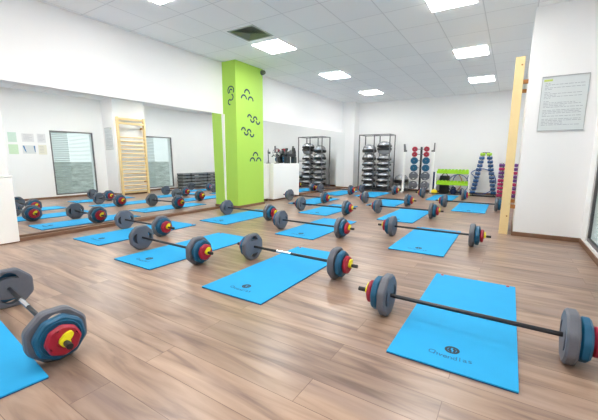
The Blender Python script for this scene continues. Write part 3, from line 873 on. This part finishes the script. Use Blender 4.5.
# ------------------------------------------------------------------ pink and purple dumbbell tower behind the wall bars
TY = 9.75
tw = tag(empty('dumbbell_tower', (-0.04, TY, 0)), 'tower of pink and purple dumbbells partly hidden behind the wooden wall bars', 'dumbbell tower')
for x in (-0.135, 0.185):
    MB().box(x-0.012, x+0.012, 0.056, 0.076, 0.02, 0.90).build('tower_post', M['blackmetal'], tw)
MB().box(-0.235, 0.285, -0.08, 0.08, 0, 0.02, 0.003).build('tower_base', M['black'], tw)
dm = {}
ks = []
for sx, side in ((-0.135, 'left'), (0.185, 'right')):
    for k in range(9):
        z = 0.06+0.094*k
        MB().box(sx-0.05, sx+0.05, -0.05, 0.056, z-0.006, z).build('cradle', M['black'], tw)
        ks.append((sx, side, k, z))
for sx, side, k, z in ks:
    c = ['pink', 'pink', 'pink', 'pink', 'pink', 'purple', 'purple', 'pink', 'purple'][k] if side == 'left' else ['purple', 'pink', 'purple', 'pink', 'purple', 'purple', 'pink', 'purple', 'purple'][k]
    if c not in dm: o = dm[c] = dumbbell(M[c], 0.046, 0.082, 0.74)
    else: o = dm[c].copy(); COL.objects.link(o)
    o.location = (-0.04+sx, TY, z+0.001); o.rotation_euler = (0, 0, PI/2)
    tag(o, '%s dumbbell, %s column of the tower by the wall bars, %s from bottom' % (c, side, NUM[k]), 'dumbbell', 'dumbbells on the pink and purple tower')

# ------------------------------------------------------------------ step platforms along the right wall (seen in the mirror)
def make_step(name, X, Y):
    root = empty(name)
    h = 0.112
    MB().box(-X/2, X/2, -Y/2, Y/2, 0.045, h-0.001, 0.014).build('deck', M['step'], root)
    w = MB()
    for sx in (-1, 1):
        for sy in (-1, 1):
            cx, cy = sx*(X/2-0.07), sy*(Y/2-0.07)
            w.box(cx-0.06, cx+0.06, cy-0.06, cy+0.06, 0, 0.046, 0.01)
    w.box(-X/2+0.02, X/2-0.02, -Y/2+0.02, Y/2-0.02, 0.028, 0.046)
    w.build('step_foot', M['stepdark'], root)
    return root
steps = {}
for (nm, X, Y, cx, cy, n) in (('window end', 0.36, 0.33, 0.52, 7.72, 5), ('middle', 0.36, 0.68, 0.50, 8.26, 5), ('far end', 0.36, 0.66, 0.50, 8.99, 5)):
    for k in range(n):
        key = (X, Y)
        if key not in steps:
            o = steps[key] = make_step('step_platform', X, Y); KIDS.clear(); reg(None)
        else: o = copy_tree(steps[key])
        o.location = (cx+random.uniform(-0.01, 0.01), cy+random.uniform(-0.01, 0.01), 0.1135*k)
        tag(o, 'grey step platform in the %s stack seen in the mirror, %s' % (nm, ['lowest', 'second from the bottom', 'third from the bottom', 'fourth from the bottom', 'topmost'][k]), 'step platform', 'step platforms stacked along the right wall')

# ------------------------------------------------------------------ world
wd = bpy.data.worlds.new('sky'); scn.world = wd; wd.use_nodes = True
t = wd.node_tree; bg = t.nodes['Background']
tc = t.nodes.new('ShaderNodeTexCoord'); sp = t.nodes.new('ShaderNodeSeparateXYZ')
t.links.new(tc.outputs['Generated'], sp.inputs[0])
rp = t.nodes.new('ShaderNodeValToRGB')
rp.color_ramp.elements[0].position = 0.40; rp.color_ramp.elements[0].color = (0.42, 0.46, 0.44, 1)
rp.color_ramp.elements[1].position = 0.60; rp.color_ramp.elements[1].color = (0.93, 0.97, 1.0, 1)
mr = t.nodes.new('ShaderNodeMapRange'); mr.inputs['From Min'].default_value = -1; mr.inputs['From Max'].default_value = 1
t.links.new(sp.outputs[2], mr.inputs['Value']); t.links.new(mr.outputs[0], rp.inputs['Fac'])
t.links.new(rp.outputs['Color'], bg.inputs['Color']); bg.inputs['Strength'].default_value = 0.95

# ------------------------------------------------------------------ camera
R = Matrix(((0.8446519463147742, 0.5352827020300773, 0.00595973942746768),
            (0.08754264321854673, -0.1271379703633527, -0.9880142823412007),
            (-0.5281092455212029, 0.8350499179086641, -0.15424739672279464)))   # rows: right, down, forward
cam_m = Matrix((R[0], -R[1], -R[2])).transposed().to_4x4()
cd = bpy.data.cameras.new('camera'); cam = bpy.data.objects.new('camera', cd); COL.objects.link(cam)
cam.matrix_world = Matrix.Translation((0, 0, 1.0)) @ cam_m
cd.sensor_width = 36.0; cd.sensor_fit = 'HORIZONTAL'; cd.lens = 332.78*36/598
cd.clip_start = 0.02
scn.camera = cam

vs = scn.view_settings
scn.display_settings.display_device = 'sRGB'
vs.view_transform = 'Standard'; vs.look = 'None'; vs.exposure = 0.96; vs.gamma = 1.0; vs.use_curve_mapping = False
scn.cycles.max_bounces = 12; scn.cycles.diffuse_bounces = 6; scn.cycles.glossy_bounces = 6
scn.cycles.sample_clamp_indirect = 8.0
